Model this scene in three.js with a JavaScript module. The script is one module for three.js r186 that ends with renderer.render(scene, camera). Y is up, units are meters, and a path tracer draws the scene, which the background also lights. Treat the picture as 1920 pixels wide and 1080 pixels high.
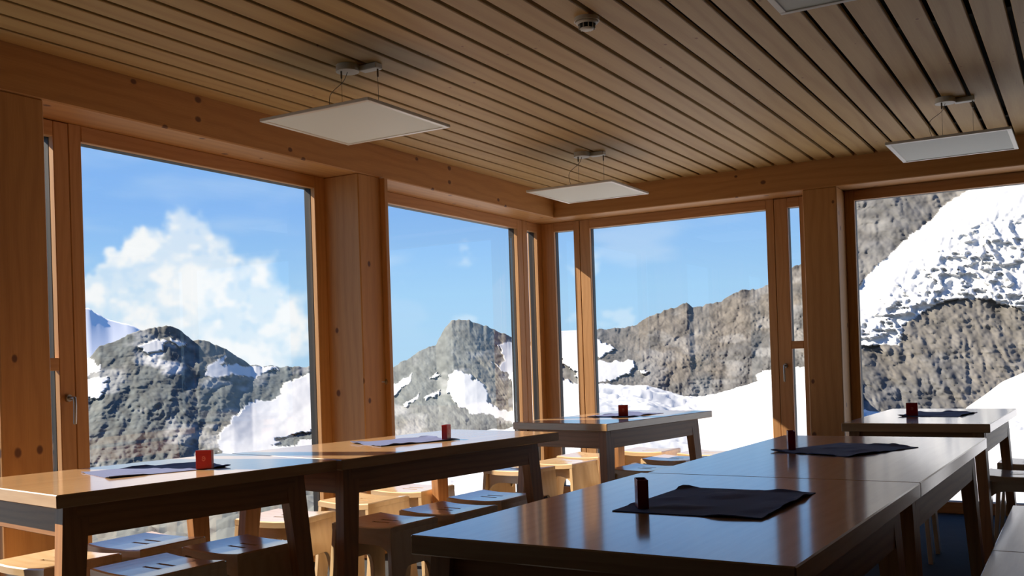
import * as THREE from 'three';
import { ConvexGeometry } from 'three/addons/geometries/ConvexGeometry.js';
import { mergeGeometries } from 'three/addons/utils/BufferGeometryUtils.js';

// ---------------------------------------------------------------- camera, sun, exposure
const scene = new THREE.Scene();
const EYE = new THREE.Vector3(3.714, 1.15, 7.13);
const camera = new THREE.PerspectiveCamera(2 * Math.atan(540 / 1855.3) * 180 / Math.PI, 1920 / 1080, 0.05, 9000);
camera.position.copy(EYE);
camera.rotation.order = 'YXZ';
const D2R = Math.PI / 180;
camera.rotation.set(0.43 * D2R, 30.19 * D2R, -1.85 * D2R);
camera.setViewOffset(1920, 1080, 0, -122, 1920, 1080);
scene.add(camera);

const renderer = new THREE.WebGLRenderer({ antialias: true });
renderer.toneMapping = THREE.LinearToneMapping;
renderer.toneMappingExposure = 1.06;
renderer.shadowMap.enabled = true;

const SUN_STRENGTH = 13;
const sun = new THREE.DirectionalLight(0xfff1dc, SUN_STRENGTH);
sun.name = 'sun';
sun.position.set(2 - 20, 0.783 * 20, 3 + 0.24 * 20);
sun.target.position.set(2, 0, 3);
sun.castShadow = true;
Object.assign(sun.shadow.camera, { left: -14, right: 14, top: 14, bottom: -14, near: 1, far: 80 });
sun.shadow.mapSize.set(4096, 4096);
scene.add(sun, sun.target);

// ---------------------------------------------------------------- small helpers
function rng(seed) {
  let a = seed >>> 0;
  return () => { a = (a + 0x6d2b79f5) >>> 0; let t = Math.imul(a ^ (a >>> 15), 1 | a); t = (t + Math.imul(t ^ (t >>> 7), 61 | t)) ^ t; return ((t ^ (t >>> 14)) >>> 0) / 4294967296; };
}
const mix = (a, b, t) => a + (b - a) * t;
const clamp = (x, a = 0, b = 1) => Math.min(b, Math.max(a, x));
const sstep = (a, b, x) => { const t = clamp((x - a) / (b - a)); return t * t * (3 - 2 * t); };
const hash = (x, y, s) => { let h = Math.imul(x, 374761393) + Math.imul(y, 668265263) + Math.imul(s, 2147483647 ^ 0x5bd1e995); h = Math.imul(h ^ (h >>> 13), 1274126177); h ^= h >>> 16; return (h >>> 0) / 4294967296; };
function vnoise(x, y, s = 0, px = 0, py = 0) {          // value noise 0..1, periodic when px, py are set
  const ix = Math.floor(x), iy = Math.floor(y), fx = x - ix, fy = y - iy, u = fx * fx * (3 - 2 * fx), v = fy * fy * (3 - 2 * fy);
  const wx = (i) => px ? ((i % px) + px) % px : i, wy = (i) => py ? ((i % py) + py) % py : i;
  const a = wx(ix), b = wx(ix + 1), c = wy(iy), d = wy(iy + 1);
  return mix(mix(hash(a, c, s), hash(b, c, s), u), mix(hash(a, d, s), hash(b, d, s), u), v);
}
function fbm(x, y, o = 4, s = 0, px = 0, py = 0) {
  let t = 0, a = 0.5, n = 0;
  for (let i = 0; i < o; i++) { t += a * vnoise(x, y, s + i * 17, px, py); n += a; a *= 0.5; x *= 2; y *= 2; px *= 2; py *= 2; }
  return t / n;
}
const ridged = (x, y, o, s) => { let t = 0, a = 0.5, n = 0; for (let i = 0; i < o; i++) { t += a * (1 - Math.abs(2 * vnoise(x, y, s + i * 13) - 1)); n += a; a *= 0.5; x *= 2.1; y *= 2.1; } return t / n; };
function interp(list, x) {
  const up = list[0][0] < list[list.length - 1][0];
  const L = up ? list : [...list].reverse();
  if (x <= L[0][0]) return L[0][1];
  for (let i = 1; i < L.length; i++) if (x <= L[i][0]) return mix(L[i - 1][1], L[i][1], (x - L[i - 1][0]) / (L[i][0] - L[i - 1][0]));
  return L[L.length - 1][1];
}
function inside(poly, x, y) {
  let c = false;
  for (let i = 0, j = poly.length - 1; i < poly.length; j = i++) {
    const [xi, yi] = poly[i], [xj, yj] = poly[j];
    if ((yi > y) !== (yj > y) && x < (xj - xi) * (y - yi) / (yj - yi) + xi) c = !c;
  }
  return c;
}
function edgeDistance(poly, x, y) {
  let d = 1e9;
  for (let i = 0, j = poly.length - 1; i < poly.length; j = i++) {
    const [ax, ay] = poly[j], [bx, by] = poly[i], dx = bx - ax, dy = by - ay;
    const t = clamp(((x - ax) * dx + (y - ay) * dy) / (dx * dx + dy * dy));
    d = Math.min(d, Math.hypot(x - ax - t * dx, y - ay - t * dy));
  }
  return d;
}

// ---------------------------------------------------------------- sky: air and clouds, by bearing (degrees left of north) and height
{
  const W = 4096, H = 2048, data = new Uint8Array(W * H * 4);
  const cumulus = [[55.96, 3.85], [55.37, 4.96], [54.34, 5.33], [53.67, 4.84], [53.2, 4.96], [52.7, 6.1], [52.11, 6.42], [51.26, 6.87], [51.13, 7.5], [50.27, 7.83], [49.42, 7.91], [49.28, 8.42], [48.41, 8.75], [47.55, 8.57], [46.93, 8.19], [46.44, 7.68], [45.82, 7.29], [45.58, 6.77], [44.82, 6.24], [44.19, 5.98], [43.54, 5.97], [43.42, 5.57], [43.45, 4.78], [42.94, 4.44], [42.02, 4.22], [41.78, 3.68], [41.55, 2.6], [41.46, 1.25], [42.67, 0.08], [43.35, -0.83], [56.07, -0.35]];
  const air = [[-90, 178, 212, 238], [0, 178, 214, 240], [4, 164, 208, 244], [9, 136, 185, 243], [14, 128, 178, 240], [30, 98, 154, 230], [60, 66, 120, 206], [90, 56, 108, 196]];
  for (let r = 0; r < H; r++) {
    const el = ((r + 0.5) / H - 0.5) * 180;
    let i = 1; while (i < air.length - 1 && air[i][0] < el) i++;
    const t = clamp((el - air[i - 1][0]) / (air[i][0] - air[i - 1][0]));
    const base = [1, 2, 3].map((c) => mix(air[i - 1][c], air[i][c], t));
    for (let c = 0; c < W; c++) {
      const a = ((c + 0.5) / W - 0.5) * 2 * Math.PI, x = Math.cos(a), z = Math.sin(a);
      const az = Math.atan2(-x, -z) / D2R;
      let [R, G, B] = base, k = (r * W + c) * 4;
      if (el > -3 && el < 45) {
        const wisp = sstep(0.56, 0.86, fbm(az * 0.13 + 7, el * 0.5 + 3, 4, 40, 47)) * 0.3 * sstep(45, 25, el);
        R = mix(R, 226, wisp); G = mix(G, 234, wisp); B = mix(B, 246, wisp);
        let cover = 0;
        if (az > 40 && az < 58 && el < 11) {
          const wx = az + (fbm(az * 0.9, el * 0.9, 4, 1) - 0.5) * 1.5, wy = el + (fbm(az * 0.9 + 50, el * 0.9, 4, 2) - 0.5) * 1.3;
          const inn = inside(cumulus, wx, wy), d = edgeDistance(cumulus, wx, wy) * (inn ? 1 : -1);
          const right = sstep(53, 42.5, az);
          cover = sstep(-0.12 - 0.35 * right, 0.22 + 0.5 * right, d + (fbm(az * 2.3, el * 2.3, 3, 9) - 0.5) * 0.5);
          const body = fbm(az * 0.75 + 3, el * 0.95, 4, 21), lobes = fbm(az * 1.7, el * 1.7, 4, 23);
          cover *= 1 - 0.34 * sstep(0.42, 0.64, body) - 0.16 * sstep(0.5, 0.72, lobes);   // thinner vapour lets the blue through
        } else if (el < 22) {
          const n = fbm(az * 0.16 + 30, el * 0.34, 5, 60, 0, 0), far = Math.abs(az) > 62 || az < -6;
          if (far) { cover = sstep(0.6, 0.72, n) * sstep(20, 13, el) * sstep(0, 3, el); }
          else { const p = fbm(az * 0.55, el * 0.8, 4, 70); cover = 0.35 * sstep(0.66, 0.82, p) * sstep(16, 8, el); }
        }
        if (cover > 0) {
          R = mix(R, 248, cover); G = mix(G, 249, cover); B = mix(B, 250, cover);
        }
      }
      data[k] = R; data[k + 1] = G; data[k + 2] = B; data[k + 3] = 255;
    }
  }
  const sky = new THREE.DataTexture(data, W, H);
  sky.colorSpace = THREE.SRGBColorSpace; sky.mapping = THREE.EquirectangularReflectionMapping;
  sky.magFilter = THREE.LinearFilter; sky.needsUpdate = true;
  scene.background = sky; scene.environment = sky;
}

// ---------------------------------------------------------------- naming and assembling
const taken = new Map();
function numbered(n) { const k = taken.get(n) ?? 0; taken.set(n, k + 1); return k ? `${n}_${String(k).padStart(3, '0')}` : n; }
function shadow(o) { o.traverse((m) => { if (m.isMesh) { m.castShadow = true; m.receiveShadow = true; } }); return o; }
function thing(name, label, category, pos = [0, 0, 0], turn = 0, group) {
  const g = new THREE.Group(); g.name = numbered(name); g.position.set(...pos); g.rotation.y = turn;
  g.userData = { label, category }; if (group) g.userData.group = group;
  scene.add(g); return g;
}
function struct(name, label) { const g = new THREE.Group(); g.name = name; g.userData = { kind: 'structure', label }; scene.add(g); return g; }
function part(name, geo, mat, parent) { const m = new THREE.Mesh(geo, mat); m.name = name; m.castShadow = m.receiveShadow = true; parent.add(m); return m; }
function copyOf(root, label, pos, turn) { const c = root.clone(); c.name = numbered(root.name.replace(/_\d{3}$/, '')); c.userData = { ...root.userData, label }; c.position.set(...pos); c.rotation.y = turn; scene.add(c); return c; }

// ---------------------------------------------------------------- geometry
function chamfer(w, h, d, c = 0.003) {
  const P = [];
  for (const x of [-1, 1]) for (const y of [-1, 1]) for (const z of [-1, 1]) {
    const X = x * w / 2, Y = y * h / 2, Z = z * d / 2;
    P.push(new THREE.Vector3(X - x * c, Y, Z - z * c), new THREE.Vector3(X, Y - y * c, Z - z * c), new THREE.Vector3(X - x * c, Y - y * c, Z));
  }
  return new ConvexGeometry(P);
}
const rUV = rng(99);
// box mapping in metres: u runs along the grain axis, v across it; lu, lv = size of the texture in metres
function grain(geo, axis, lu, lv, off) {
  const g = geo.index ? geo.toNonIndexed() : geo, p = g.attributes.position, uv = new Float32Array(p.count * 2);
  const ou = off ? off[0] : rUV(), ov = off ? off[1] : rUV(), A = new THREE.Vector3(), B = new THREE.Vector3(), C = new THREE.Vector3();
  for (let i = 0; i < p.count; i += 3) {
    A.fromBufferAttribute(p, i); B.fromBufferAttribute(p, i + 1); C.fromBufferAttribute(p, i + 2);
    const n = B.clone().sub(A).cross(C.clone().sub(A)), an = [Math.abs(n.x), Math.abs(n.y), Math.abs(n.z)], dom = an.indexOf(Math.max(...an));
    const others = [0, 1, 2].filter((k) => k !== dom);
    const iu = dom === axis ? others[0] : axis, iv = others.find((k) => k !== iu);
    for (let k = 0; k < 3; k++) { const v = [A, B, C][k].toArray(); uv[(i + k) * 2] = v[iu] / lu + ou; uv[(i + k) * 2 + 1] = v[iv] / lv + ov + dom * 0.31; }
  }
  g.setAttribute('uv', new THREE.BufferAttribute(uv, 2));
  return g;
}
function box(x0, x1, y0, y1, z0, z1, axis, mat, name, parent, c = 0.003) {
  const g = chamfer(x1 - x0, y1 - y0, z1 - z0, Math.min(c, (x1 - x0) / 3, (y1 - y0) / 3, (z1 - z0) / 3));
  const t = mat.userData.size ?? [1, 1];
  grain(g, axis, t[0], t[1]);
  const m = part(name, g, mat, parent); m.position.set((x0 + x1) / 2, (y0 + y1) / 2, (z0 + z1) / 2); return m;
}
function clean(list) { return mergeGeometries(list.map((g) => { const q = g.index ? g.toNonIndexed() : g.clone(); for (const k of Object.keys(q.attributes)) if (!['position', 'normal'].includes(k)) q.deleteAttribute(k); return q; })); }

// ---------------------------------------------------------------- materials
function woodTexture(seed, w, h, { light, dark, rings = 10, wave = 1.2, fibre = 0.35, contrast = 0.5, knots = 0, knotR = 0.02, knotTone = [70, 38, 20], lu = 2, lv = 0.5, staves = 0, patch = 0.25 }) {
  const data = new Uint8Array(w * h * 4), R = rng(seed), K = [];
  for (let i = 0; i < knots; i++) K.push([R(), R(), knotR * (0.5 + R())]);
  const staveTone = Array.from({ length: 64 }, () => R()), staveShift = Array.from({ length: 64 }, () => R());
  for (let j = 0; j < h; j++) for (let i = 0; i < w; i++) {
    let u = i / w, v = j / h, tone = 0;
    if (staves) { const s = Math.floor(v * staves); tone = (staveTone[s] - 0.5) * 0.3; u = (u + staveShift[s]) % 1; }
    let knot = 0, bend = 0;
    for (const [ku, kv, kr] of K) {
      let du = Math.abs(i / w - ku), dv = v - kv; du = Math.min(du, 1 - du) * lu; if (dv > 0.5) dv -= 1; if (dv < -0.5) dv += 1; dv *= lv;
      const d = Math.hypot(du * 0.75, dv) / kr;
      if (d < 4) { bend += Math.exp(-d * d * 0.5) * Math.sign(dv || 1) * 0.8; knot = Math.max(knot, sstep(1.15, 0.55, d)); }
    }
    const warp = fbm(u * 3, v * 3, 3, seed, 3, 3) * wave + bend;
    const ring = Math.pow(0.5 + 0.5 * Math.sin(2 * Math.PI * (v * rings + warp)), 2);
    const fib = vnoise(u * 40, v * h / 2, seed + 5, 40, h / 2) * 0.6 + vnoise(u * 10, v * h / 4, seed + 6, 10, h / 4) * 0.4;
    const pat = fbm(u * 2, v * 2, 3, seed + 31, 2, 2) - 0.5;
    const t = clamp(ring * contrast + (fib - 0.5) * fibre + pat * patch * 2 + tone + 0.15);
    const k = (j * w + i) * 4;
    for (let c = 0; c < 3; c++) data[k + c] = mix(mix(light[c], dark[c], t), knotTone[c], knot * 0.85);
    data[k + 3] = 255;
  }
  const tex = new THREE.DataTexture(data, w, h);
  tex.colorSpace = THREE.SRGBColorSpace; tex.wrapS = tex.wrapT = THREE.RepeatWrapping; tex.magFilter = THREE.LinearFilter; tex.minFilter = THREE.LinearMipmapLinearFilter; tex.generateMipmaps = true; tex.needsUpdate = true;
  return tex;
}
function wood(seed, opt, rough = 0.55) {
  const m = new THREE.MeshStandardMaterial({ map: woodTexture(seed, opt.w ?? 1024, opt.h ?? 512, opt), roughness: rough });
  m.userData.size = [opt.lu ?? 2, opt.lv ?? 0.5]; return m;
}
const M = {
  spruce: wood(11, { light: [196, 144, 86], dark: [160, 108, 58], rings: 9, wave: 2.6, contrast: 0.24, knots: 11, knotR: 0.013, knotTone: [92, 54, 30], lu: 2.2, lv: 0.55 }),
  larch: wood(12, { light: [198, 148, 96], dark: [166, 114, 66], rings: 11, wave: 2.2, contrast: 0.25, knots: 0, lu: 1.6, lv: 0.4, w: 512 }),
  slat: wood(13, { light: [190, 158, 104], dark: [164, 128, 76], rings: 5, wave: 2, contrast: 0.35, knots: 12, knotR: 0.007, knotTone: [128, 84, 48], lu: 3.2, lv: 0.5, w: 2048 }, 0.6),
  top: wood(14, { light: [202, 162, 116], dark: [172, 128, 86], rings: 13, wave: 2, contrast: 0.25, staves: 10, lu: 1.4, lv: 0.6 }, 0.3),
  frame: wood(15, { light: [186, 132, 84], dark: [146, 96, 56], rings: 14, contrast: 0.35, lu: 1.4, lv: 0.4, w: 512 }, 0.4),
  ply: wood(16, { light: [230, 200, 158], dark: [208, 172, 126], rings: 7, wave: 2, contrast: 0.3, lu: 0.8, lv: 0.4, w: 512 }, 0.3),
  panel: wood(17, { light: [150, 104, 62], dark: [118, 78, 44], rings: 12, contrast: 0.35, knots: 10, knotR: 0.012, lu: 2, lv: 0.8 }),
};
for (const m of [M.top, M.ply]) { const p = new THREE.MeshPhysicalMaterial({ map: m.map, roughness: m.roughness, clearcoat: 1, clearcoatRoughness: m === M.top ? 0.1 : 0.16 }); p.userData = m.userData; M[m === M.top ? 'top' : 'ply'] = p; }
const metal = (hex, rough, metalness = 1) => new THREE.MeshStandardMaterial({ color: hex, roughness: rough, metalness });
M.alu = new THREE.MeshStandardMaterial({ color: 0x0f1012, roughness: 0.55, metalness: 0.1 });
M.steel = metal(0xb8b8b4, 0.32);
M.white = new THREE.MeshStandardMaterial({ color: 0xd9d8d2, roughness: 0.45 });
M.lampFrame = new THREE.MeshStandardMaterial({ color: 0xe4e2dc, roughness: 0.35 });
M.diffuser = new THREE.MeshStandardMaterial({ color: 0xe6f0f2, roughness: 0.6 });
M.wire = metal(0x7a746a, 0.4);
M.vent = new THREE.MeshStandardMaterial({ color: 0x1b1b1b, roughness: 0.7 });
M.fleece = new THREE.MeshStandardMaterial({ color: 0x0d0c0b, roughness: 0.95 });
M.red = new THREE.MeshStandardMaterial({ color: 0x9e1118, roughness: 0.35 });
M.glass = new THREE.MeshPhysicalMaterial({ color: 0xfbfdfd, roughness: 0, transmission: 1, thickness: 0, ior: 1.52 });
M.render = new THREE.MeshStandardMaterial({ color: 0x8d8a84, roughness: 0.9 });
function speckle(seed, n, a, b, scale = 1) {
  const data = new Uint8Array(n * n * 4);
  for (let j = 0; j < n; j++) for (let i = 0; i < n; i++) {
    const t = clamp(0.6 * hash(i, j, seed) + 0.6 * fbm(i / n * 16, j / n * 16, 3, seed, 16, 16) - 0.1);
    for (let c = 0; c < 3; c++) data[(j * n + i) * 4 + c] = mix(a[c], b[c], t); data[(j * n + i) * 4 + 3] = 255;
  }
  const tex = new THREE.DataTexture(data, n, n); tex.colorSpace = THREE.SRGBColorSpace; tex.wrapS = tex.wrapT = THREE.RepeatWrapping; tex.magFilter = THREE.LinearFilter; tex.needsUpdate = true; return tex;
}
M.carpet = new THREE.MeshStandardMaterial({ map: speckle(3, 256, [24, 23, 24], [42, 41, 42]), roughness: 0.95 }); M.carpet.userData.size = [0.5, 0.5];
function weave(n, a, b) {
  const data = new Uint8Array(n * n * 4);
  for (let j = 0; j < n; j++) for (let i = 0; i < n; i++) {
    const over = ((i >> 2) + (j >> 2)) & 1, t = clamp((over ? 0.65 : 0.35) + (hash(i, j >> 2, 4) - 0.5) * 0.4);
    for (let c = 0; c < 3; c++) data[(j * n + i) * 4 + c] = mix(a[c], b[c], t); data[(j * n + i) * 4 + 3] = 255;
  }
  const tex = new THREE.DataTexture(data, n, n); tex.colorSpace = THREE.SRGBColorSpace; tex.wrapS = tex.wrapT = THREE.RepeatWrapping; tex.magFilter = THREE.LinearFilter; tex.needsUpdate = true; return tex;
}
M.cloth = new THREE.MeshPhysicalMaterial({ map: weave(128, [66, 74, 110], [92, 102, 146]), roughness: 0.85, sheen: 0.4, sheenRoughness: 0.6, sheenColor: new THREE.Color(0.45, 0.5, 0.7), side: THREE.DoubleSide });

// ---------------------------------------------------------------- the room shell
const CEIL = 2.492, BEAM = 2.295, HEAD = 2.22, SILL = 0.08, RX = 11, RZ = 12, DEEP = -0.4, FRONT = -0.26, GLASS = -0.287, BACK = -0.345;
{
  const f = struct('floor', 'dark slate carpet floor of the dining room');
  box(DEEP, RX + 0.2, -0.25, 0, DEEP, RZ + 0.2, 0, M.carpet, 'carpet', f, 0.002);
  const c = struct('ceiling', 'ceiling of long pale spruce slats with dark open joints');
  box(DEEP, RX + 0.2, 2.56, 2.8, DEEP, RZ + 0.2, 2, M.fleece, 'dark_backing', c, 0.002);
  const pitch = 0.1396, wide = 0.117, geos = [0, 1, 2, 3, 4, 5].map((k) => { const g = chamfer(wide, 0.022, RZ, 0.003); return grain(g, 2, 3.2, 0.5, [k * 0.37, k * 0.23]); });
  for (let k = 0, x = 0.005; x + wide < RX; k++, x += pitch) { const m = part('slat', geos[(k * 5 + (k >> 2)) % 6], M.slat, c); m.position.set(x + wide / 2, CEIL + 0.011, RZ / 2); }
  for (let k = 0; k < 6; k++) { const z = 0.5 + k * 2.1; box(0, RX, CEIL + 0.022, 2.56, z, z + 0.05, 0, M.fleece, 'batten', c, 0.002); }
}
const wallLeft = struct('wall_left', 'timber post and beam wall with tall windows on the left');
box(DEEP, 0, BEAM, 2.56, 0, RZ, 2, M.spruce, 'beam', wallLeft, 0.006);
for (const [a, b] of [[2.288, 2.5], [4.546, 4.77], [6.80, RZ]]) box(BACK, 0, 0, BEAM, a, b, 1, M.spruce, 'pillar', wallLeft, 0.006);
const wallFront = struct('wall_front', 'timber post and beam wall with tall windows ahead');
box(0, RX, BEAM, 2.56, DEEP, 0, 0, M.spruce, 'beam', wallFront, 0.006);
box(DEEP, 0, BEAM, 2.56, DEEP, 0, 0, M.spruce, 'beam', wallFront, 0.006);
box(DEEP, FRONT, 0, BEAM, DEEP, FRONT, 1, M.larch, 'corner_post', wallFront, 0.004);
for (const [a, b] of [[1.994, 2.23], [4.29, RX]]) box(a, b, 0, BEAM, BACK, 0, 1, M.spruce, 'pillar', wallFront, 0.006);
const wallRight = struct('wall_right', 'solid timber panelled wall on the right');
box(RX, RX + 0.2, 0, 2.56, DEEP, RZ + 0.2, 2, M.panel, 'panelling', wallRight);
const wallRear = struct('wall_rear', 'solid timber panelled wall behind the viewer');
box(DEEP, RX, 0, 2.56, RZ, RZ + 0.2, 0, M.panel, 'panelling', wallRear);

// a window bay: t runs along the wall (z on the left wall, x on the front wall), local +z points into the room
let windowNumber = 0;
function leverHandle(parent, x, y, z, horizontal = 0) {
  const rose = new THREE.CylinderGeometry(0.016, 0.018, 0.012, 20).rotateX(Math.PI / 2).translate(0, 0, 0.006);
  const neck = new THREE.CylinderGeometry(0.008, 0.008, 0.035, 14).rotateX(Math.PI / 2).translate(0, 0, 0.028);
  const path = new THREE.CatmullRomCurve3([[0, 0.004, 0.044], [0, -0.02, 0.047], [0, -0.07, 0.046], [0, -0.112, 0.043]].map((p) => new THREE.Vector3(...p)));
  const lever = new THREE.TubeGeometry(path, 14, 0.0075, 10), tip = new THREE.SphereGeometry(0.0075, 10, 8).translate(0, -0.112, 0.043);
  const m = part('handle', clean([rose, neck, lever, tip]), M.steel, parent); m.position.set(x, y, z); m.rotation.z = horizontal; m.userData.label = 'satin steel lever handle'; return m;
}
function pane(parent, a, b, y0, y1, z) { const m = part('glass_pane', new THREE.PlaneGeometry(b - a, y1 - y0), M.glass, parent); m.position.set((a + b) / 2, (y0 + y1) / 2, z); return m; }
function windowBay(side, label, t0, t1, stiles, fixed, vents) {
  const w = struct(`window_${++windowNumber}`, label);
  const s = side === 'left' ? -1 : 1; if (side === 'left') w.rotation.y = Math.PI / 2;
  const X = (a, b) => s > 0 ? [a, b] : [-b, -a];
  const bar = (a, b, y0, y1, z0, z1, axis, mat, name, parent = w) => { const [x0, x1] = X(a, b); return box(x0, x1, y0, y1, z0, z1, axis, mat, name, parent, 0.003); };
  for (const [a, b] of stiles) bar(a, b, 0, BEAM, -0.292, FRONT, 1, M.larch, 'frame_stile');
  const glazed = [];
  for (const [a, b] of fixed) {
    bar(a, b, HEAD, BEAM, -0.292, FRONT, 0, M.larch, 'frame_rail'); bar(a, b, 0, SILL, -0.292, FRONT, 0, M.larch, 'frame_rail');
    pane(w, ...X(a, b), SILL, HEAD, GLASS); glazed.push([a, b]);
  }
  for (const v of vents) {
    const [a, b] = v.t, hingeHigh = v.hinge === 'high', hx = s * (hingeHigh ? b : a), g = new THREE.Group(); g.name = 'vent_sash'; w.add(g);
    g.position.set(hx, 0, FRONT);
    const sb = (p, q, y0, y1, axis, name) => { const [x0, x1] = X(p, q); return box(x0 - hx, x1 - hx, y0, y1, -0.032, 0.002, axis, M.larch, name, g); };
    sb(a, v.glass[0], 0.004, BEAM - 0.004, 1, 'sash_stile'); sb(v.glass[1], b, 0.004, BEAM - 0.004, 1, 'sash_stile');
    sb(...v.glass, HEAD, BEAM - 0.004, 0, 'sash_rail'); sb(...v.glass, 0.004, SILL, 0, 'sash_rail'); sb(...v.glass, 1.17, 1.227, 0, 'sash_rail');
    const [p, q] = X(...v.glass);
    pane(g, p - hx, q - hx, SILL, 1.17, GLASS - FRONT); pane(g, p - hx, q - hx, 1.227, HEAD, GLASS - FRONT);
    const free = s * (hingeHigh ? (a + v.glass[0]) / 2 : (b + v.glass[1]) / 2) - hx;
    leverHandle(g, free, 1.045, 0.002, v.open ? Math.PI / 2 * Math.sign(-free) : 0);
    if (v.open) g.rotation.y = -Math.sign(free) * v.open;
    glazed.push(v.glass);
  }
  glazed.sort((p, q) => p[0] - q[0]);
  let at = t0;
  for (const [a, b] of [...glazed, [t1, t1]]) { if (a - at > 0.004) bar(at, a, 0, BEAM, BACK, -0.2925, 1, M.alu, 'outer_profile'); if (b > a) { bar(a, b, HEAD, BEAM, BACK, -0.2925, 0, M.alu, 'outer_profile'); bar(a, b, 0, SILL, BACK, -0.2925, 0, M.alu, 'outer_profile'); } at = b; }
  return w;
}
windowBay('left', 'first full-height window on the left, filled by the big white cloud', 2.5, 4.546, [[2.5, 2.59], [4.18, 4.245]], [[2.59, 4.18]], [{ t: [4.249, 4.546], glass: [4.325, 4.47], hinge: 'high' }]);
windowBay('left', 'window left of the room corner showing the pointed peak, its narrow sash open', -0.26, 2.288, [[-0.26, -0.183], [-0.012, 0.063], [0.068, 0.153], [1.925, 1.988]], [[-0.183, -0.012], [0.153, 1.925]], [{ t: [1.992, 2.284], glass: [2.07, 2.21], hinge: 'high', open: Math.PI / 2 }]);
windowBay('front', 'window right of the room corner facing the long rock ridge', -0.26, 1.994, [[-0.26, -0.142], [0.043, 0.096], [0.101, 0.19], [1.656, 1.716]], [[-0.142, 0.043], [0.19, 1.656]], [{ t: [1.72, 1.99], glass: [1.817, 1.905], hinge: 'high' }]);
windowBay('front', 'rightmost window facing the icefall of the glacier', 2.23, 4.29, [[2.23, 2.297], [3.93, 3.99]], [[2.297, 3.93]], [{ t: [3.994, 4.286], glass: [4.07, 4.21], hinge: 'high' }]);
windowBay('left', 'window beside the first post, left of the view', 4.77, 6.80, [[4.77, 4.83], [6.44, 6.50]], [[4.83, 6.44]], [{ t: [6.504, 6.796], glass: [6.58, 6.72], hinge: 'high' }]);

// ---------------------------------------------------------------- the mountains outside, by bearing (degrees left of north) and height (degrees) from the room
const rad = (d) => d * D2R;
const groundLine = [[-60, -2.5], [-6, -3.0], [2, -3.6], [9, -3.9], [11.2, -3.4], [12.6, -1.4], [13.3, -1.15], [15.4, -1.5], [17, -2.1], [18.6, -2.5], [19.7, -2.7], [21, -2.5], [22.4, -2.15], [24, -2.0], [25.5, -1.8], [28, -2.6], [30.5, -4.2], [33, -4.4], [37, -4.6], [40, -5.2], [46, -5.2], [48, -5.6], [60, -6.2], [130, -6.2]];
const terrainMat = new THREE.MeshStandardMaterial({ vertexColors: true, roughness: 0.92 });
const SNOW = [0.48, 0.485, 0.49];
function surface(nu, nv, fn) {
  const pos = new Float32Array((nu + 1) * (nv + 1) * 3), col = new Float32Array((nu + 1) * (nv + 1) * 3), idx = [];
  for (let i = 0; i <= nu; i++) for (let j = 0; j <= nv; j++) { const k = (i * (nv + 1) + j) * 3, [p, c] = fn(i / nu, j / nv, i, j); pos.set(p, k); col.set(c, k); }
  for (let i = 0; i < nu; i++) for (let j = 0; j < nv; j++) { const a = i * (nv + 1) + j, b = a + nv + 1; idx.push(a, b, a + 1, b, b + 1, a + 1); }
  const g = new THREE.BufferGeometry(); g.setAttribute('position', new THREE.BufferAttribute(pos, 3)); g.setAttribute('color', new THREE.BufferAttribute(col, 3)); g.setIndex(idx); g.computeVertexNormals(); return g;
}
const place = (az, el, r) => [EYE.x - Math.sin(rad(az)) * r, EYE.y + Math.tan(rad(el)) * r, EYE.z - Math.cos(rad(az)) * r];
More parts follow.
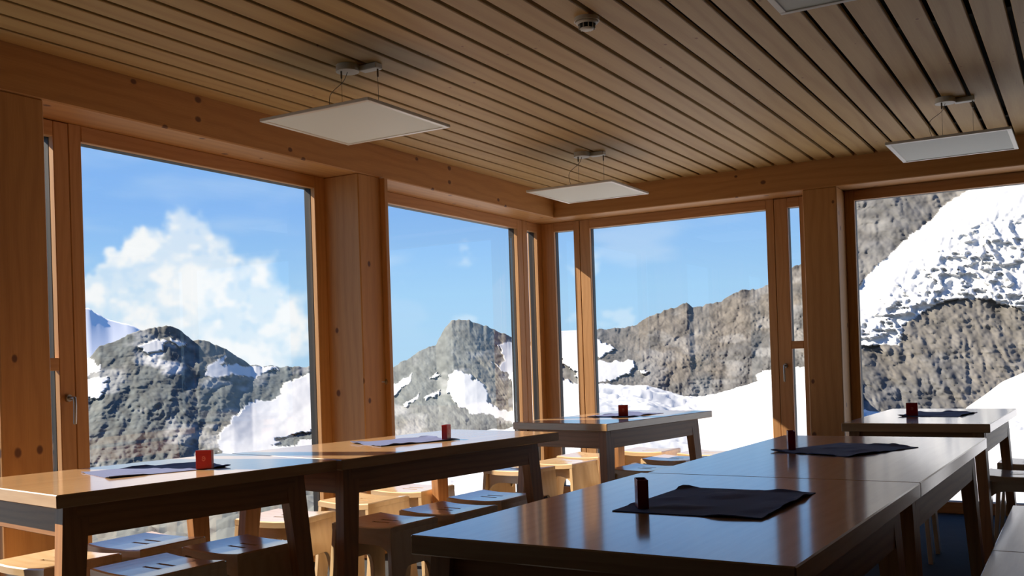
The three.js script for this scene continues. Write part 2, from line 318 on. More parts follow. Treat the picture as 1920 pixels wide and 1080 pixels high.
function mountain(name, label, { crest, foot, r0, r1, nu, nv, seed, rough = 14, scale = 0.02, lean = 0, snow = [], bare = [], allSnow = false, rock = [0.105, 0.108, 0.104], rock2 = [0.15, 0.135, 0.115], dust = 0, dustAt, jag = 0.05, wobble = 1, extra }) {
  const a0 = crest[0][0], a1 = crest[crest.length - 1][0], back = 6;
  const geo = surface(nu, nv + back, (u, vv, i, j) => {
    const az = mix(a0, a1, u), elC = interp(crest, az), teeth = (fbm(az * 5, 3.3, 3, seed) - 0.5) * jag * 4, elF = foot ? interp(foot, az) - 0.5 : interp(groundLine, az) - 0.7;
    const v = Math.min(1, j / nv), el = mix(elF, elC, v) + teeth * Math.pow(v, 12);
    let r = mix(r0, r1, v);
    const mx = rad(az) * r0, my = rad(el) * r0;
    let bump = ridged(mx * scale + my * scale * lean, my * scale * 0.8, 6, seed) - 0.55 + 0.8 * (ridged(mx * scale * 0.35 + my * scale * lean * 0.4, my * scale * 0.3, 3, seed + 1) - 0.5) + 0.35 * (ridged(mx * scale * 5, my * scale * 5, 4, seed + 3) - 0.5);
    let inSnow = allSnow;
    const jx = az + (fbm(az * 4, el * 4, 4, seed + 7) - 0.5) * 0.55 * wobble, jy = el + (fbm(az * 4 + 40, el * 4, 4, seed + 8) - 0.5) * 0.4 * wobble;
    for (const p of snow) if (inside(p, jx, jy)) { inSnow = true; break; }
    for (const p of bare) if (inside(p, jx, jy)) { inSnow = false; break; }
    let c, tone = fbm(mx * 0.03 + 9, my * 0.05, 4, seed + 11), fine = fbm(mx * 0.35, my * 0.35, 3, seed + 12);
    const d = dust * sstep(0.52, 0.68, fbm(mx * 0.06, my * 0.12, 5, seed + 14)) * (dustAt ? dustAt(az, el) : 1);
    const k = 0.35 + 1.3 * fine;
    c = inSnow ? SNOW.map((x) => x * (0.97 + 0.05 * fine)) : [0, 1, 2].map((n) => mix(mix(rock[n], rock2[n], sstep(0.4, 0.65, tone)) * k, SNOW[n] * 0.8, d));
    let amp = rough; if (inSnow) { bump = fbm(mx * scale * 0.7, my * scale * 0.9, 3, seed + 2) - 0.5 + 0.12 * (fbm(mx * scale * 4, my * scale * 4, 3, seed + 4) - 0.5); amp = rough * 0.6; }
    if (extra) { const e = extra(az, el, mx, my, inSnow, c); if (e) { if (e.amp !== undefined) amp = e.amp; if (e.bump !== undefined) bump = e.bump; if (e.c) c = e.c; } }
    r += bump * amp * (1 - Math.pow(v, 6) * 0.5);
    if (j <= nv) return [place(az, el, r), c];
    const q = (j - nv) / back, p = place(az, elC + teeth, r + q * (r1 - r0) * 0.8); p[1] -= q * q * (r1 - r0) * 0.7; return [p, c];
  });
  const m = new THREE.Mesh(geo, terrainMat); m.name = numbered(name); m.userData = { label, category: 'mountain' }; m.receiveShadow = m.castShadow = true; scene.add(m); return m;
}
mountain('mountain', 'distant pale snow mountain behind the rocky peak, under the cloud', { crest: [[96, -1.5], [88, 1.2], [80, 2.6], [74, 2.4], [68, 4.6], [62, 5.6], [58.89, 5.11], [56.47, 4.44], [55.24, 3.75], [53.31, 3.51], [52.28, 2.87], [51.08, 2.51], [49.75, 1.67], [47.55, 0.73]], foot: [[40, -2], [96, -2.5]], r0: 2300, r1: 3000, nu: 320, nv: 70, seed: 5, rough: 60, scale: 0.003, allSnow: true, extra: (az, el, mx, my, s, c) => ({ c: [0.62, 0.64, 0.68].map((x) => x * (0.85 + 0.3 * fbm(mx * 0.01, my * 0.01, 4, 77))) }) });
mountain('mountain', 'dark double-topped rocky mountain with snow patches under the big cloud', {
  crest: [[84, -5.8], [78, -3.6], [72, -1.2], [68, -1.9], [64, -1.6], [61.36, -1.26], [57.58, -0.36], [55.08, 0.25], [53.78, 0.63], [53.25, 0.95], [52.84, 1.45], [51.77, 1.86], [51.09, 2.22], [50.14, 2.4], [49.23, 2.5], [48.63, 2.23], [48.03, 1.68], [47.75, 1.74], [47.1, 1.54], [46.26, 1.14], [45, 0.23], [43.55, 0.07], [41.49, 0], [39.4, -0.19], [37.59, -0.5]],
  r0: 620, r1: 800, nu: 760, nv: 190, seed: 21, rough: 9, scale: 0.075, lean: 0.5, rock: [0.066, 0.078, 0.078], rock2: [0.1, 0.1, 0.088], dust: 0.95, dustAt: (az, el) => 0.45 + 0.65 * sstep(1.4, 0.6, Math.hypot((az - 49.3) / 1.4, el - 0.6)),
  snow: [[[50.76, 1.37], [49.83, 1.87], [49.38, 1.66], [49.61, 1.15], [50.34, 0.98]], [[49.34, 1.92], [48.68, 1.65], [48.56, 1.38], [49.23, 1.66]], [[53.54, 0.94], [52.97, 0.67], [52.75, 0.16], [53.57, -0.19]], [[53.58, -0.32], [52.52, -0.17], [52.36, -0.75], [52.9, -1.29], [53.6, -1.14]],
    [[46.65, 0.34], [45.26, 0.17], [43.46, 0.02], [44.77, -0.51], [46.04, -0.27], [47.05, -0.43], [47.49, -0.28], [47.29, 0.23], [46.39, 0.86], [46.33, 0.6]],
    [[43.22, -0.83], [41.77, -0.35], [37, -0.17], [37, -7], [44.01, -7], [46.68, -4.9], [46.89, -3.59], [45.98, -2.58], [44.8, -1.71], [43.64, -1.75]]],
  bare: [[[43.85, -4.4], [43.57, -3.89], [41.47, -3.58], [41.35, -3.99], [42.41, -4.14], [42.55, -4.47]]] });
mountain('mountain', 'pointed grey peak with broad snow patches seen left of the room corner', {
  crest: [[40.5, -0.9], [39.57, -0.73], [38.2, -0.48], [37.28, -0.2], [36.74, 0.01], [36.04, 0.37], [35.42, 0.74], [34.56, 1.06], [34.32, 1.47], [33.99, 2.08], [33.6, 2.42], [32.98, 2.47], [32.29, 2.3], [31.38, 1.92], [30.62, 1.55], [30.01, 1.34], [29.47, 1.15], [28.94, 0.99], [28.02, 0.58], [27.28, -0.37]],
  r0: 560, r1: 730, nu: 320, nv: 170, seed: 33, rough: 7.5, scale: 0.075, lean: -0.6, rock: [0.095, 0.102, 0.096], rock2: [0.125, 0.118, 0.1], dust: 0.35,
  snow: [[[31.52, 0], [30.91, -0.25], [30.74, 0.13], [30.8, 0.67], [30.94, 0.98], [29.86, 1.02], [27.2, 0.57], [27.2, -1.44], [30.25, -1.28], [30.54, -0.73], [30.99, -0.33]],
    [[33.77, -0.62], [33.23, -0.49], [32.25, -1.06], [31.94, -1.3], [31.58, -1.93], [31.67, -2.47], [30.99, -2.8], [29.91, -2.91], [27.2, -3.12], [27.2, -3.89], [30.55, -3.54], [31.54, -3.01], [32.62, -3.01], [33.22, -2.64], [33.67, -2.09], [34.11, -1.61]],
    [[37.62, -1.41], [36.77, -1.06], [35.92, -0.51], [36.01, -0.93], [36.75, -1.56], [37.64, -2.03]], [[36.66, -2.44], [35.49, -1.68], [35.66, -2.02], [36.28, -2.38]], [[35.35, -1.95], [34.42, -1.53], [34.5, -1.83], [35.28, -2.15]], [[35.01, -0.93], [34.38, -0.41], [34.63, -0.9]]] });
mountain('mountain', 'smooth white snow dome seen through the narrow pane at the room corner', {
  crest: [[30.23, -0.74], [29.41, 0.62], [28.94, 0.92], [27.99, 1.5], [27.53, 1.61], [26.35, 1.63], [26.0, 1.3], [25.75, 0.2], [25.5, -2.4]], r0: 480, r1: 560, nu: 120, nv: 90, seed: 44, rough: 8, scale: 0.02, allSnow: true, jag: 0.004,
  bare: [[[27.46, 0.13], [26.99, -0.36], [26.46, -0.72], [26.48, -1.44], [26.89, -1.36], [27.49, -1.03]]] });
mountain('mountain', 'long brown rock ridge with snow at its left foot, ahead of the corner table', {
  crest: [[30.5, -0.6], [28.96, 0.39], [27.48, 1.34], [26.14, 1.63], [25.31, 1.64], [23.93, 1.66], [23.15, 1.75], [22.37, 2.22], [21.37, 2.56], [20.83, 2.71], [20.11, 2.98], [19.74, 2.72], [19.09, 2.8], [18.12, 2.98], [17.47, 3.38], [16.93, 3.57], [15.99, 3.58], [15.56, 3.83], [14.39, 4.52], [13.97, 4.81], [13.5, 4.9], [13.0, 3.2], [12.4, 0.2], [11.6, -1.4]],
  foot: [[30.5, -2.2], [25.47, -1.73], [24.05, -1.99], [22.4, -2.15], [21, -2.51], [19.7, -2.66], [18.62, -2.46], [17.02, -2.07], [15.42, -1.46], [13.34, -1.09], [11.6, -1.7]],
  r0: 600, r1: 730, nu: 420, nv: 150, seed: 55, rough: 8, scale: 0.085, lean: 0.3, rock: [0.068, 0.067, 0.066], rock2: [0.098, 0.087, 0.074], dust: 0.2,
  snow: [[[30, 1.34], [25.38, 1.22], [24.94, 0.92], [24.19, 0.45], [25.08, 0.04], [25.42, 0.05], [30, 0]], [[30, -0.11], [25.37, -0.17], [23.33, -0.24], [23.01, -0.69], [24.02, -1.21], [24.91, -1.41], [25.41, -1.45], [30, -1.39]], [[22.9, -0.7], [22.31, -0.82], [22.7, -1.03]], [[16.46, -1.22], [15.61, -0.97], [10, -0.62], [10, -2.6], [16.16, -1.75]]] });
const icefall = [[12.81, 1.61], [10.8, 3.39], [9.89, 4.44], [8.35, 5.74], [7.2, 6.61], [6.05, 7.64], [5.05, 8.19], [2.56, 8.33], [1.27, 8.64], [-5.4, 10.72], [-14, 12], [-14, 1.5], [-5.14, 2.0], [2.77, 1.75], [3.97, 2.16], [4.17, 2.35], [5.24, 2.47], [6.22, 2.52], [7.01, 2.2], [7.69, 1.87], [8.62, 1.19], [8.76, 0.21], [9.68, 0.18], [10.84, 0.16], [12.87, -0.02]];
mountain('mountain', 'steep rock face with the crevassed icefall tumbling over it, in the rightmost window', {
  crest: [[13.6, 6.5], [12, 10], [9, 13], [4, 14.5], [-2, 15], [-8, 14], [-14, 13]], r0: 430, r1: 620, nu: 420, nv: 300, seed: 66, rough: 8, scale: 0.1, lean: -0.4, rock: [0.074, 0.073, 0.073], rock2: [0.098, 0.09, 0.08], dust: 0.12, wobble: 0.45, snow: [icefall],
  extra: (az, el, mx, my, s, c) => {
    if (!s) return null;
    const low = sstep(0.5, 3.0, interp([[12, 1.8], [10.8, 3.2], [9, 5], [7.2, 6.4], [5, 8], [2.5, 8.2], [-5, 10]], az) - el);
    const blocks = ridged(mx * 0.3 + my * 0.1, my * 0.2, 4, 91), crack = sstep(0.62, 0.8, ridged(mx * 0.2 - my * 0.1, my * 0.33, 3, 95));
    return { amp: mix(1.5, 5.5, low), bump: blocks - 0.5 - 0.8 * crack * low };
  } });
mountain('snow_slope', 'smooth white snow slope rising to the right below the icefall', { crest: [[7.6, -5.8], [6.68, -4.8], [6.21, -3.96], [5.64, -3.25], [4.76, -2.61], [3.89, -1.91], [2.88, -1.46], [1.58, -1.09], [-0.42, -0.69], [-5.07, 0.14], [-14, 1]], foot: [[7.6, -7.5], [-14, -9]], r0: 60, r1: 150, nu: 160, nv: 60, seed: 72, rough: 1.2, scale: 0.08, allSnow: true, jag: 0.002 });
{
  const nu = 900, nv = 230;
  const geo = surface(nu, nv, (u, v) => {
    const az = u < 0.06 ? mix(-60, -4, u / 0.06) : u < 0.88 ? mix(-4, 62, (u - 0.06) / 0.82) : mix(62, 130, (u - 0.88) / 0.12), r = 7.5 * Math.pow(620 / 7.5, v), line = interp(groundLine, az);
    const wx = rad(az) * 60, wy = Math.log(r) * 30;
    const x = EYE.x - Math.sin(rad(az)) * r, z = EYE.z - Math.cos(rad(az)) * r;
    const rocky = sstep(33, 38, az + (fbm(x * 0.05, z * 0.05, 3, 5) - 0.5) * 6);
    let y = EYE.y + Math.tan(rad(line)) * r - 4.2 * Math.exp(-r / 55);
    const n = fbm(x * 0.045, z * 0.045, 6, 81) - 0.5, n2 = ridged(x * 0.3, z * 0.3, 5, 83) - 0.5, crevasse = sstep(0.72, 0.9, ridged(x * 0.06 + n * 0.8, z * 0.13, 3, 88)) * sstep(0.5, 0.62, fbm(x * 0.02, z * 0.02, 3, 89));
    y += Math.min(3.5, r * 0.028) * n * 1.1 + rocky * n2 * Math.min(1.6, r * 0.03) + (1 - rocky) * (n2 * Math.min(1.1, r * 0.016) - crevasse * Math.min(4, r * 0.04));
    const patch = fbm(x * 0.12, z * 0.12, 5, 85), snow = rocky < 0.5 || patch > 0.63, f = fbm(x * 0.7, z * 0.7, 3, 86);
    const c = snow ? SNOW.map((q) => q * (0.96 + 0.05 * f)) : [0.09, 0.097, 0.09].map((q) => q * (0.55 + 0.9 * f));
    return [[x, y, z], c];
  });
  const m = new THREE.Mesh(geo, terrainMat); m.name = 'ground'; m.userData = { kind: 'structure', label: 'snowfield and scree falling away from the building' }; m.receiveShadow = true; m.castShadow = true; scene.add(m);
}

// ---------------------------------------------------------------- tables
const TOP = 0.786, K = 0.945;
const at = (x, z) => [EYE.x + (x - EYE.x) * K, EYE.z + (z - EYE.z) * K];   // surveyed spots, corrected for the table height
function table(label, spot, deg, length, width) { const near = at(...spot); length *= K; width *= K;         // near = near corner on the right-hand (room) side; the table runs away from it
  const a = deg * D2R, dx = Math.sin(a), dz = -Math.cos(a);
  const cx = near[0] + dx * length / 2 - Math.cos(a) * width / 2, cz = near[1] + dz * length / 2 - Math.sin(a) * width / 2;
  const t = thing('dining_table', label, 'table', [cx, 0, cz], -a, 'wooden dining tables');
  const w = width / 2, l = length / 2, th = 0.042;
  box(-w, w, TOP - th, TOP, -l, l, 2, M.top, 'tabletop', t, 0.003);
  const ax = w - 0.028, zn = l - 0.045, zf = -(l - 0.15), h = 0.1, y1 = TOP - th;
  for (const s of [-1, 1]) {
    box(Math.min(s * ax, s * (ax - 0.022)), Math.max(s * ax, s * (ax - 0.022)), y1 - h, y1, zf + 0.03, zn - 0.03, 2, M.frame, 'apron', t, 0.002);
    box(-ax + 0.022, ax - 0.022, y1 - h, y1, s > 0 ? zn - 0.022 : zf, s > 0 ? zn : zf + 0.022, 0, M.frame, 'apron', t, 0.002);
  }
  for (const sx of [-1, 1]) for (const sz of [-1, 1]) {
    const P = [], tw = 0.05, tl = 0.085, bw = 0.038, bl = 0.06, ox = sx * (w - 0.03), oz = sz > 0 ? zn + 0.012 : zf - 0.012;
    for (const [y, hw, hl, px, pz] of [[y1, tw, tl, 0, 0], [0, bw, bl, sx * 0.035, sz * 0.05]]) for (const p of [0, 1]) for (const q of [0, 1]) P.push(new THREE.Vector3(ox + px - sx * p * hw, y, oz + pz - sz * q * hl));
    const g = grain(new ConvexGeometry(P), 1, 1.4, 0.4); part('leg', g, M.frame, t);
  }
  return t;
}
table('dining table at the left edge of the view, beside the first post', [0.844, 5.128], 9.5, 1.16, 0.80);
table('dining table by the left window, joined behind the leftmost table', [1.053, 3.975], 9.0, 1.50, 0.76);
table('dining table standing in the room corner by the windows', [1.294, 1.905], 8.6, 1.30, 0.70);
table('large dining table nearest the viewer, with the navy mat on it', [3.251, 5.35], 1.8, 1.238, 0.87);
table('dining table joined to the far end of the nearest large table', [3.290, 4.109], 1.8, 1.53, 0.85);
table('dining table by the rightmost window, in front of the icefall', [3.29, 1.786], 1.9, 1.30, 0.71);

// bench at the lower right, beside the large tables
{
  const b = thing('bench', 'plain wooden bench at the lower right edge of the view', 'bench', [3.635, 0, 3.53]);
  box(-0.215, 0.215, 0.44, 0.475, -1.04, 0.0, 2, M.top, 'seat', b); box(-0.215, 0.215, 0.44, 0.475, 0.003, 1.04, 2, M.top, 'seat', b);
  for (const z of [-0.95, 0.95]) for (const x of [-0.19, 0.15]) box(x, x + 0.04, 0, 0.44, z - 0.03, z + 0.03, 1, M.frame, 'leg', b);
  for (const x of [-0.19, 0.165]) box(x, x + 0.025, 0.375, 0.44, -0.92, 0.92, 2, M.frame, 'apron', b);
}

// ---------------------------------------------------------------- stools
function plate(xs, zs, hole, top, th) {
  const pos = [], q = (a, b, c, d) => pos.push(...a, ...b, ...c, ...a, ...c, ...d), nx = xs.length - 1, nz = zs.length - 1;
  const T = (i, j) => [xs[i], top(xs[i], zs[j]), zs[j]], B = (i, j) => [xs[i], top(xs[i], zs[j]) - th, zs[j]], solid = (i, j) => i >= 0 && j >= 0 && i < nx && j < nz && !hole((xs[i] + xs[i + 1]) / 2, (zs[j] + zs[j + 1]) / 2);
  for (let i = 0; i < nx; i++) for (let j = 0; j < nz; j++) {
    if (!solid(i, j)) continue;
    q(T(i, j), T(i, j + 1), T(i + 1, j + 1), T(i + 1, j)); q(B(i, j), B(i + 1, j), B(i + 1, j + 1), B(i, j + 1));
    if (!solid(i - 1, j)) q(T(i, j), B(i, j), B(i, j + 1), T(i, j + 1));
    if (!solid(i + 1, j)) q(T(i + 1, j), T(i + 1, j + 1), B(i + 1, j + 1), B(i + 1, j));
    if (!solid(i, j - 1)) q(T(i, j), T(i + 1, j), B(i + 1, j), B(i, j));
    if (!solid(i, j + 1)) q(T(i, j + 1), B(i, j + 1), B(i + 1, j + 1), T(i + 1, j + 1));
  }
  const g = new THREE.BufferGeometry(); g.setAttribute('position', new THREE.BufferAttribute(new Float32Array(pos), 3)); g.computeVertexNormals(); return g;
}
const SH = 0.44;
function makeStool(label, pos, turn) {
  const t = thing('stool', label, 'stool', pos, turn, 'plywood stools at the tables'); t.scale.set(0.95, 1.088, 0.95);
  const W = 0.175, L = 0.165, xs = [-W, -0.168, -0.14, -0.1, -0.075, -0.05, 0.05, 0.075, 0.1, 0.14, 0.168, W].sort((a, b) => a - b), zs = [-L, -0.158, -0.12, -0.07, -0.039, -0.021, 0, 0.021, 0.039, 0.07, 0.12, 0.158, L];
  const edge = (x, z) => (Math.abs(x) > 0.17 || Math.abs(z) > 0.16 ? 0.004 : 0);
  const top = (x, z) => SH - 0.008 * Math.max(0, 1 - (x / 0.17) ** 2) - edge(x, z);
  const hole = (x, z) => Math.abs(x) < 0.05 && Math.abs(z) > 0.021 && Math.abs(z) < 0.039;
  part('seat', grain(plate(xs, zs, hole, top, 0.022), 0, 0.8, 0.4, [0.1, 0.2]), M.ply, t);
  for (const s of [-1, 1]) {                                // splayed side panels, each cut into two legs by an arch
    const sh = new THREE.Shape(), h = SH - 0.024;
    sh.moveTo(-0.162, h); sh.lineTo(0.162, h); sh.lineTo(0.19, 0); sh.lineTo(0.12, 0); sh.lineTo(0.098, h * 0.5);
    sh.quadraticCurveTo(0.09, h * 0.68, 0.05, h * 0.68); sh.lineTo(-0.05, h * 0.68); sh.quadraticCurveTo(-0.09, h * 0.68, -0.098, h * 0.5); sh.lineTo(-0.12, 0); sh.lineTo(-0.19, 0); sh.closePath();
    const g = new THREE.ExtrudeGeometry(sh, { depth: 0.02, bevelEnabled: true, bevelSize: 0.002, bevelThickness: 0.002, bevelSegments: 1, curveSegments: 5 });
    g.translate(0, 0, -0.01); g.rotateY(Math.PI / 2);
    const p = g.attributes.position; for (let i = 0; i < p.count; i++) p.setX(i, p.getX(i) + s * (0.1635 + (h - p.getY(i)) * 0.075));
    g.computeVertexNormals();
    part('side_panel', grain(g, 1, 0.8, 0.4, [0.3, 0.1]), M.ply, t);
  }
  for (const s of [-1, 1]) {                                // arched rails between the panels
    const sh = new THREE.Shape(), y = SH - 0.034;
    sh.moveTo(-0.15, y); sh.lineTo(0.15, y); sh.lineTo(0.157, y - 0.1); sh.quadraticCurveTo(0.13, y - 0.05, 0.06, y - 0.045); sh.lineTo(-0.06, y - 0.045); sh.quadraticCurveTo(-0.13, y - 0.05, -0.157, y - 0.1); sh.closePath();
    const g = new THREE.ExtrudeGeometry(sh, { depth: 0.018, bevelEnabled: false, curveSegments: 6 }); g.translate(0, 0, s * 0.128 - 0.009);
    part('rail', grain(g, 0, 0.8, 0.4, [0.5, 0.4]), M.ply, t);
  }
  return t;
}
const stoolSpots = [
  [0.205, 4.69, 2, 'sunlit stool at the lower left, behind the table leg by the post'],
  [0.24, 4.29, 2, 'stool with slotted seat under the left table, nearest the window glass'],
  [0.72, 4.63, 4, 'stool at the lower left edge in front of the leftmost table'],
  [0.71, 4.2, 6, 'stool half under the joint of the two left tables, mirroring the sky'],
  [0.33, 3.54, -6, 'sunlit stool between the slanted legs where the left tables meet'],
  [0.335, 2.95, 3, 'sunlit stool before the pillar, behind the second left table'],
  [0.325, 2.49, 0, 'sunlit stool under the window with the pointed peak, right of the pillar'],
  [0.90, 3.50, 4, 'brown shaded stool on the room side of the second left table'],
  [0.975, 3.09, 6, 'middle stool on the room side of the second left table, before the nearest table'],
  [0.95, 2.64, 4, 'stool at the far end of the second left table, before the corner table'],
  [0.42, 1.42, 6, 'stool on the window side of the corner table, nearest the left wall'],
  [0.53, 0.99, 6, 'middle stool on the window side of the corner table'],
  [0.5, 0.53, 4, 'farthest stool on the window side of the corner table'],
  [0.80, 0.07, 4, 'stool at the far end of the corner table'],
  [1.24, 1.2, 8, 'nearest stool on the room side of the corner table'],
  [1.2, 0.6, 8, 'middle stool on the room side of the corner table'],
  [1.3, 0.17, 6, 'farthest stool on the room side of the corner table'],
  [3.37, 0.98, 2, 'nearest stool on the right side of the table at the rightmost window'],
  [3.40, 0.34, 2, 'farther stool on the right side of the table at the rightmost window'],
  [2.72, 0.98, 0, 'nearest stool on the left side of the table at the rightmost window'],
  [2.37, 0.45, 0, 'farther stool on the left side of the table at the rightmost window'],
];
let stool0;
for (const [sx, sz, deg, label] of stoolSpots) { const [x, z] = at(sx, sz); if (!stool0) stool0 = makeStool(label, [x, 0, z], -deg * D2R); else copyOf(stool0, label, [x, 0, z], -deg * D2R); }

// ---------------------------------------------------------------- place mats and little red boxes
function mat(label, sx, sz, deg, w, l, seed) { const [cx, cz] = at(sx, sz); w *= K; l *= K;
  const nu = 22, nv = 26, th = 0.0022, P = [], idx = [];
  const y = (u, v) => { const e = Math.max(Math.abs(u), Math.abs(v)) * 2; return th + 0.0035 * sstep(0.55, 0.75, fbm(u * 5 + seed, v * 4, 3, seed)) + 0.006 * sstep(0.9, 1.0, e) * sstep(0.55, 0.8, vnoise(u * 4 + seed * 3, v * 4, seed)); };
  const g = new THREE.PlaneGeometry(w, l, nu, nv).rotateX(-Math.PI / 2), g2 = g.clone(), p = g.attributes.position, p2 = g2.attributes.position;
  for (let i = 0; i < p.count; i++) { const yy = y(p.getX(i) / w, p.getZ(i) / l); p.setY(i, yy); p2.setY(i, Math.max(0.0002, yy - th)); }
  const uv = g.attributes.uv; for (let i = 0; i < uv.count; i++) uv.setXY(i, uv.getX(i) * w * 12, uv.getY(i) * l * 12);
  g2.attributes.uv.array.set(uv.array); g2.index.array.reverse();
  const rim = [], ring = []; for (let i = 0; i <= nu; i++) ring.push(i); for (let j = 1; j <= nv; j++) ring.push(j * (nu + 1) + nu); for (let i = nu - 1; i >= 0; i--) ring.push(nv * (nu + 1) + i); for (let j = nv - 1; j >= 1; j--) ring.push(j * (nu + 1));
  const top = (k) => [p.getX(k), p.getY(k), p.getZ(k)], bot = (k) => [p2.getX(k), p2.getY(k), p2.getZ(k)];
  for (let k = 0; k < ring.length; k++) { const a = ring[k], b = ring[(k + 1) % ring.length]; rim.push(...top(a), ...top(b), ...bot(b), ...top(a), ...bot(b), ...bot(a)); }
  const g3 = new THREE.BufferGeometry(); g3.setAttribute('position', new THREE.BufferAttribute(new Float32Array(rim), 3)); g3.setAttribute('uv', new THREE.BufferAttribute(new Float32Array(rim.length / 3 * 2), 2));
  g.computeVertexNormals(); g2.computeVertexNormals(); g3.computeVertexNormals();
  const m = new THREE.Mesh(mergeGeometries([g.toNonIndexed(), g2.toNonIndexed(), g3]), M.cloth);
  m.name = numbered('place_mat'); m.position.set(cx, TOP, cz); m.rotation.y = -deg * D2R; m.userData = { label, category: 'place mat', group: 'navy cloth mats on the tables' }; m.castShadow = m.receiveShadow = true; scene.add(m);
}
mat('navy cloth mat on the leftmost table, half in the sun', 0.53, 4.47, 20, 0.33, 0.47, 1);
mat('navy cloth mat on the second table by the left window', 0.775, 3.16, 24, 0.32, 0.44, 2);
mat('navy cloth mat on the table in the room corner', 1.06, 1.10, 10, 0.30, 0.46, 3);
mat('navy cloth mat on the large table nearest the viewer', 2.87, 4.64, 1.5, 0.38, 0.47, 4);
mat('navy cloth mat lying askew on the table behind the nearest one', 2.89, 3.19, 24, 0.35, 0.44, 5);
mat('navy cloth mat on the table by the rightmost window', 2.965, 1.05, 9, 0.32, 0.40, 6);
// a small pale mark printed on the red boxes
const mark = (() => {
  const n = 64, data = new Uint8Array(n * n * 4);
  for (let j = 0; j < n; j++) for (let i = 0; i < n; i++) {
    const x = i / n - 0.5, y = j / n - 0.5, r = Math.hypot(x / 0.8, y), ring = Math.abs(r - 0.24) < 0.06 && !(x < -0.02 && y < 0.14 && y > -0.08), bar = Math.abs(y - 0.02) < 0.045 && x > -0.18 && x < 0.12;
    const on = ring || bar; data.set(on ? [196, 104, 98, 255] : [158, 17, 24, 255], (j * n + i) * 4);
  }
  const t = new THREE.DataTexture(data, n, n); t.colorSpace = THREE.SRGBColorSpace; t.magFilter = THREE.LinearFilter; t.needsUpdate = true; return new THREE.MeshStandardMaterial({ map: t, roughness: 0.35 });
})();
function redBox(label, sx, sz, deg, lift) { const [x, z] = at(sx, sz);                // a flat box, broad sides towards local +z and -z
  const t = thing('menu_box', label, 'box', [x, TOP + lift, z], -deg * D2R, 'little red boxes on the tables');
  const w = 0.029, d = 0.013, h = 0.068, k = 0.002;
  const body = clean([chamfer(2 * w, 0.004, 2 * d, 0.0008).translate(0, 0.002, 0), chamfer(2 * w, h, k, 0.0006).translate(0, h / 2, d - k / 2), chamfer(2 * w, h, k, 0.0006).translate(0, h / 2, -d + k / 2), chamfer(k, h, 2 * d - 2 * k, 0.0006).translate(w - k / 2, h / 2, 0), chamfer(k, h, 2 * d - 2 * k, 0.0006).translate(-w + k / 2, h / 2, 0)]);
  const shell = part('box_body', body, M.red, t);
  for (let i = 0; i < 2; i++) { const g = chamfer(0.03, 0.03, 0.0006, 0.0001), p = g.attributes.position, uv = new Float32Array(p.count * 2); for (let q = 0; q < p.count; q++) { uv[q * 2] = p.getX(q) / 0.03 + 0.5; uv[q * 2 + 1] = p.getY(q) / 0.03 + 0.5; } g.setAttribute('uv', new THREE.BufferAttribute(uv, 2)); g.translate(0, 0.038, d + 0.0002); g.rotateY(i * Math.PI); part('printed_mark', g, mark, shell); }
}
redBox('red box on the sunny mat of the leftmost table', 0.735, 4.41, -28, 0.003);
redBox('red box on the second table by the left window', 0.935, 3.03, 75, 0.003);
redBox('red box on the table in the room corner', 1.11, 1.25, -20, 0.003);
redBox('dark red box on the mat of the table nearest the viewer', 2.725, 4.80, 60, 0.003);
redBox('dark red box on the askew mat of the table behind the nearest', 2.70, 3.24, 70, 0.003);
redBox('red box on the table by the rightmost window', 2.85, 1.20, -5, 0.003);

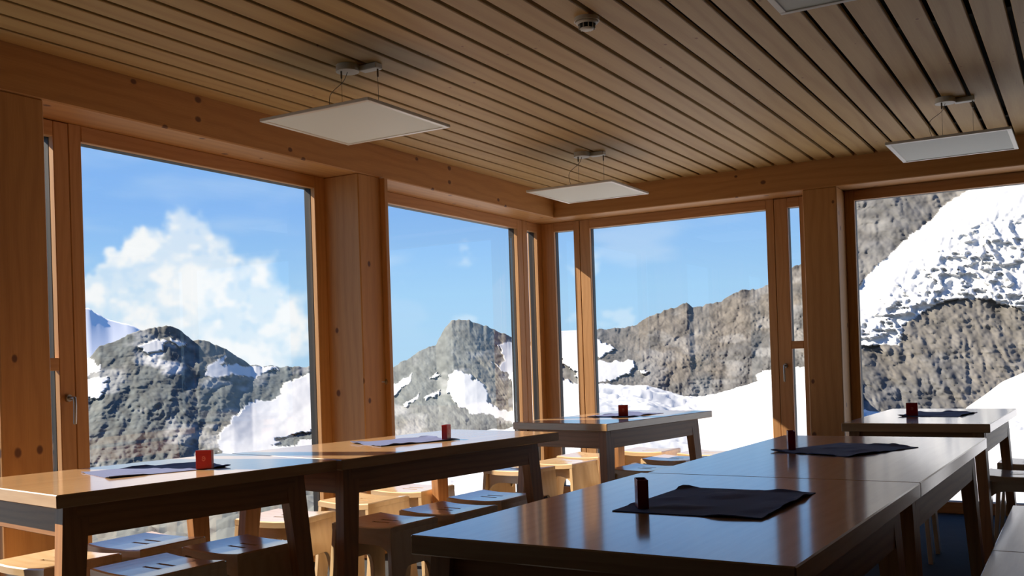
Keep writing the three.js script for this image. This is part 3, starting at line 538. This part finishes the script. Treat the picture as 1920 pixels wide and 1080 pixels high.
// ---------------------------------------------------------------- hanging lamp panels (switched off) and the smoke detector
function tube(pts, r, n = 10) { return new THREE.TubeGeometry(new THREE.CatmullRomCurve3(pts.map((p) => new THREE.Vector3(...p))), n, r, 6); }
function lamp(label, x, z) {
  const y = 2.232, t = thing('pendant_lamp', label, 'lamp', [x, y, z], 0, 'square lamp panels hung from the ceiling');
  const a = 0.3, b = 0.022, h = 0.014;
  for (const s of [-1, 1]) { const g = chamfer(2 * a, h, b, 0.002); part('frame_bar', g.translate(0, 0, s * (a - b / 2)), M.lampFrame, t); part('frame_bar', chamfer(b, h, 2 * a - 2 * b, 0.002).translate(s * (a - b / 2), 0, 0), M.lampFrame, t); }
  part('diffuser', chamfer(2 * a - 2 * b + 0.002, 0.008, 2 * a - 2 * b + 0.002, 0.001), M.diffuser, t);
  const H = CEIL - y;
  part('ceiling_rose', new THREE.CylinderGeometry(0.05, 0.052, 0.03, 28).translate(-0.03, H - 0.015, 0.02), M.white, t);
  part('driver_box', chamfer(0.1, 0.026, 0.05, 0.004).translate(0.06, H - 0.013, -0.03), M.white, t);
  for (const [wx, wz] of [[-0.045, 0.045], [0.1, -0.03]]) {
    part('suspension_wire', clean([tube([[wx, H - 0.02, wz], [wx, H / 2, wz], [wx, 0.006, wz]], 0.001, 8), new THREE.CylinderGeometry(0.0042, 0.0042, 0.035, 10).translate(wx, H - 0.045, wz), new THREE.CylinderGeometry(0.0042, 0.0042, 0.03, 10).translate(wx, 0.02, wz)]), M.wire, t);
  }
  part('cable', tube([[-0.03, H - 0.03, 0.02], [-0.045, H - 0.07, 0.03], [-0.11, H - 0.13, 0.05], [-0.09, 0.03, 0.06], [-0.08, 0.004, 0.06]], 0.0016, 20), M.wire, t);
}
lamp('square lamp panel hanging before the first left window', 0.925, 3.645);
lamp('square lamp panel hanging above the corner of the room', 0.93, 1.285);
lamp('square lamp panel hanging before the rightmost window', 3.12, 1.30);
lamp('square lamp panel cut off by the top edge of the view', 3.20, 4.25);
{
  const t = thing('smoke_detector', 'round white smoke detector on the slatted ceiling', 'detector', [2.045, CEIL, 3.59]);
  part('base', new THREE.CylinderGeometry(0.05, 0.05, 0.014, 32).translate(0, -0.007, 0), M.white, t);
  part('housing', new THREE.LatheGeometry([[0, -0.048], [0.018, -0.048], [0.026, -0.045], [0.028, -0.041]].map((p) => new THREE.Vector2(...p)), 32), M.white, t);
  part('collar', new THREE.LatheGeometry([[0.036, -0.026], [0.043, -0.022], [0.047, -0.014], [0.02, -0.014]].map((p) => new THREE.Vector2(...p)), 32), M.white, t);
  const chamber = part('smoke_chamber', new THREE.CylinderGeometry(0.032, 0.027, 0.02, 24).translate(0, -0.033, 0), M.vent, t);
  for (let k = 0; k < 10; k++) { const g = chamfer(0.004, 0.022, 0.005, 0.001).translate(0, -0.033, 0.031); g.rotateY(k * Math.PI / 5); part('fin', g, M.white, chamber); }
}
shadow(scene);
renderer.render(scene, camera);
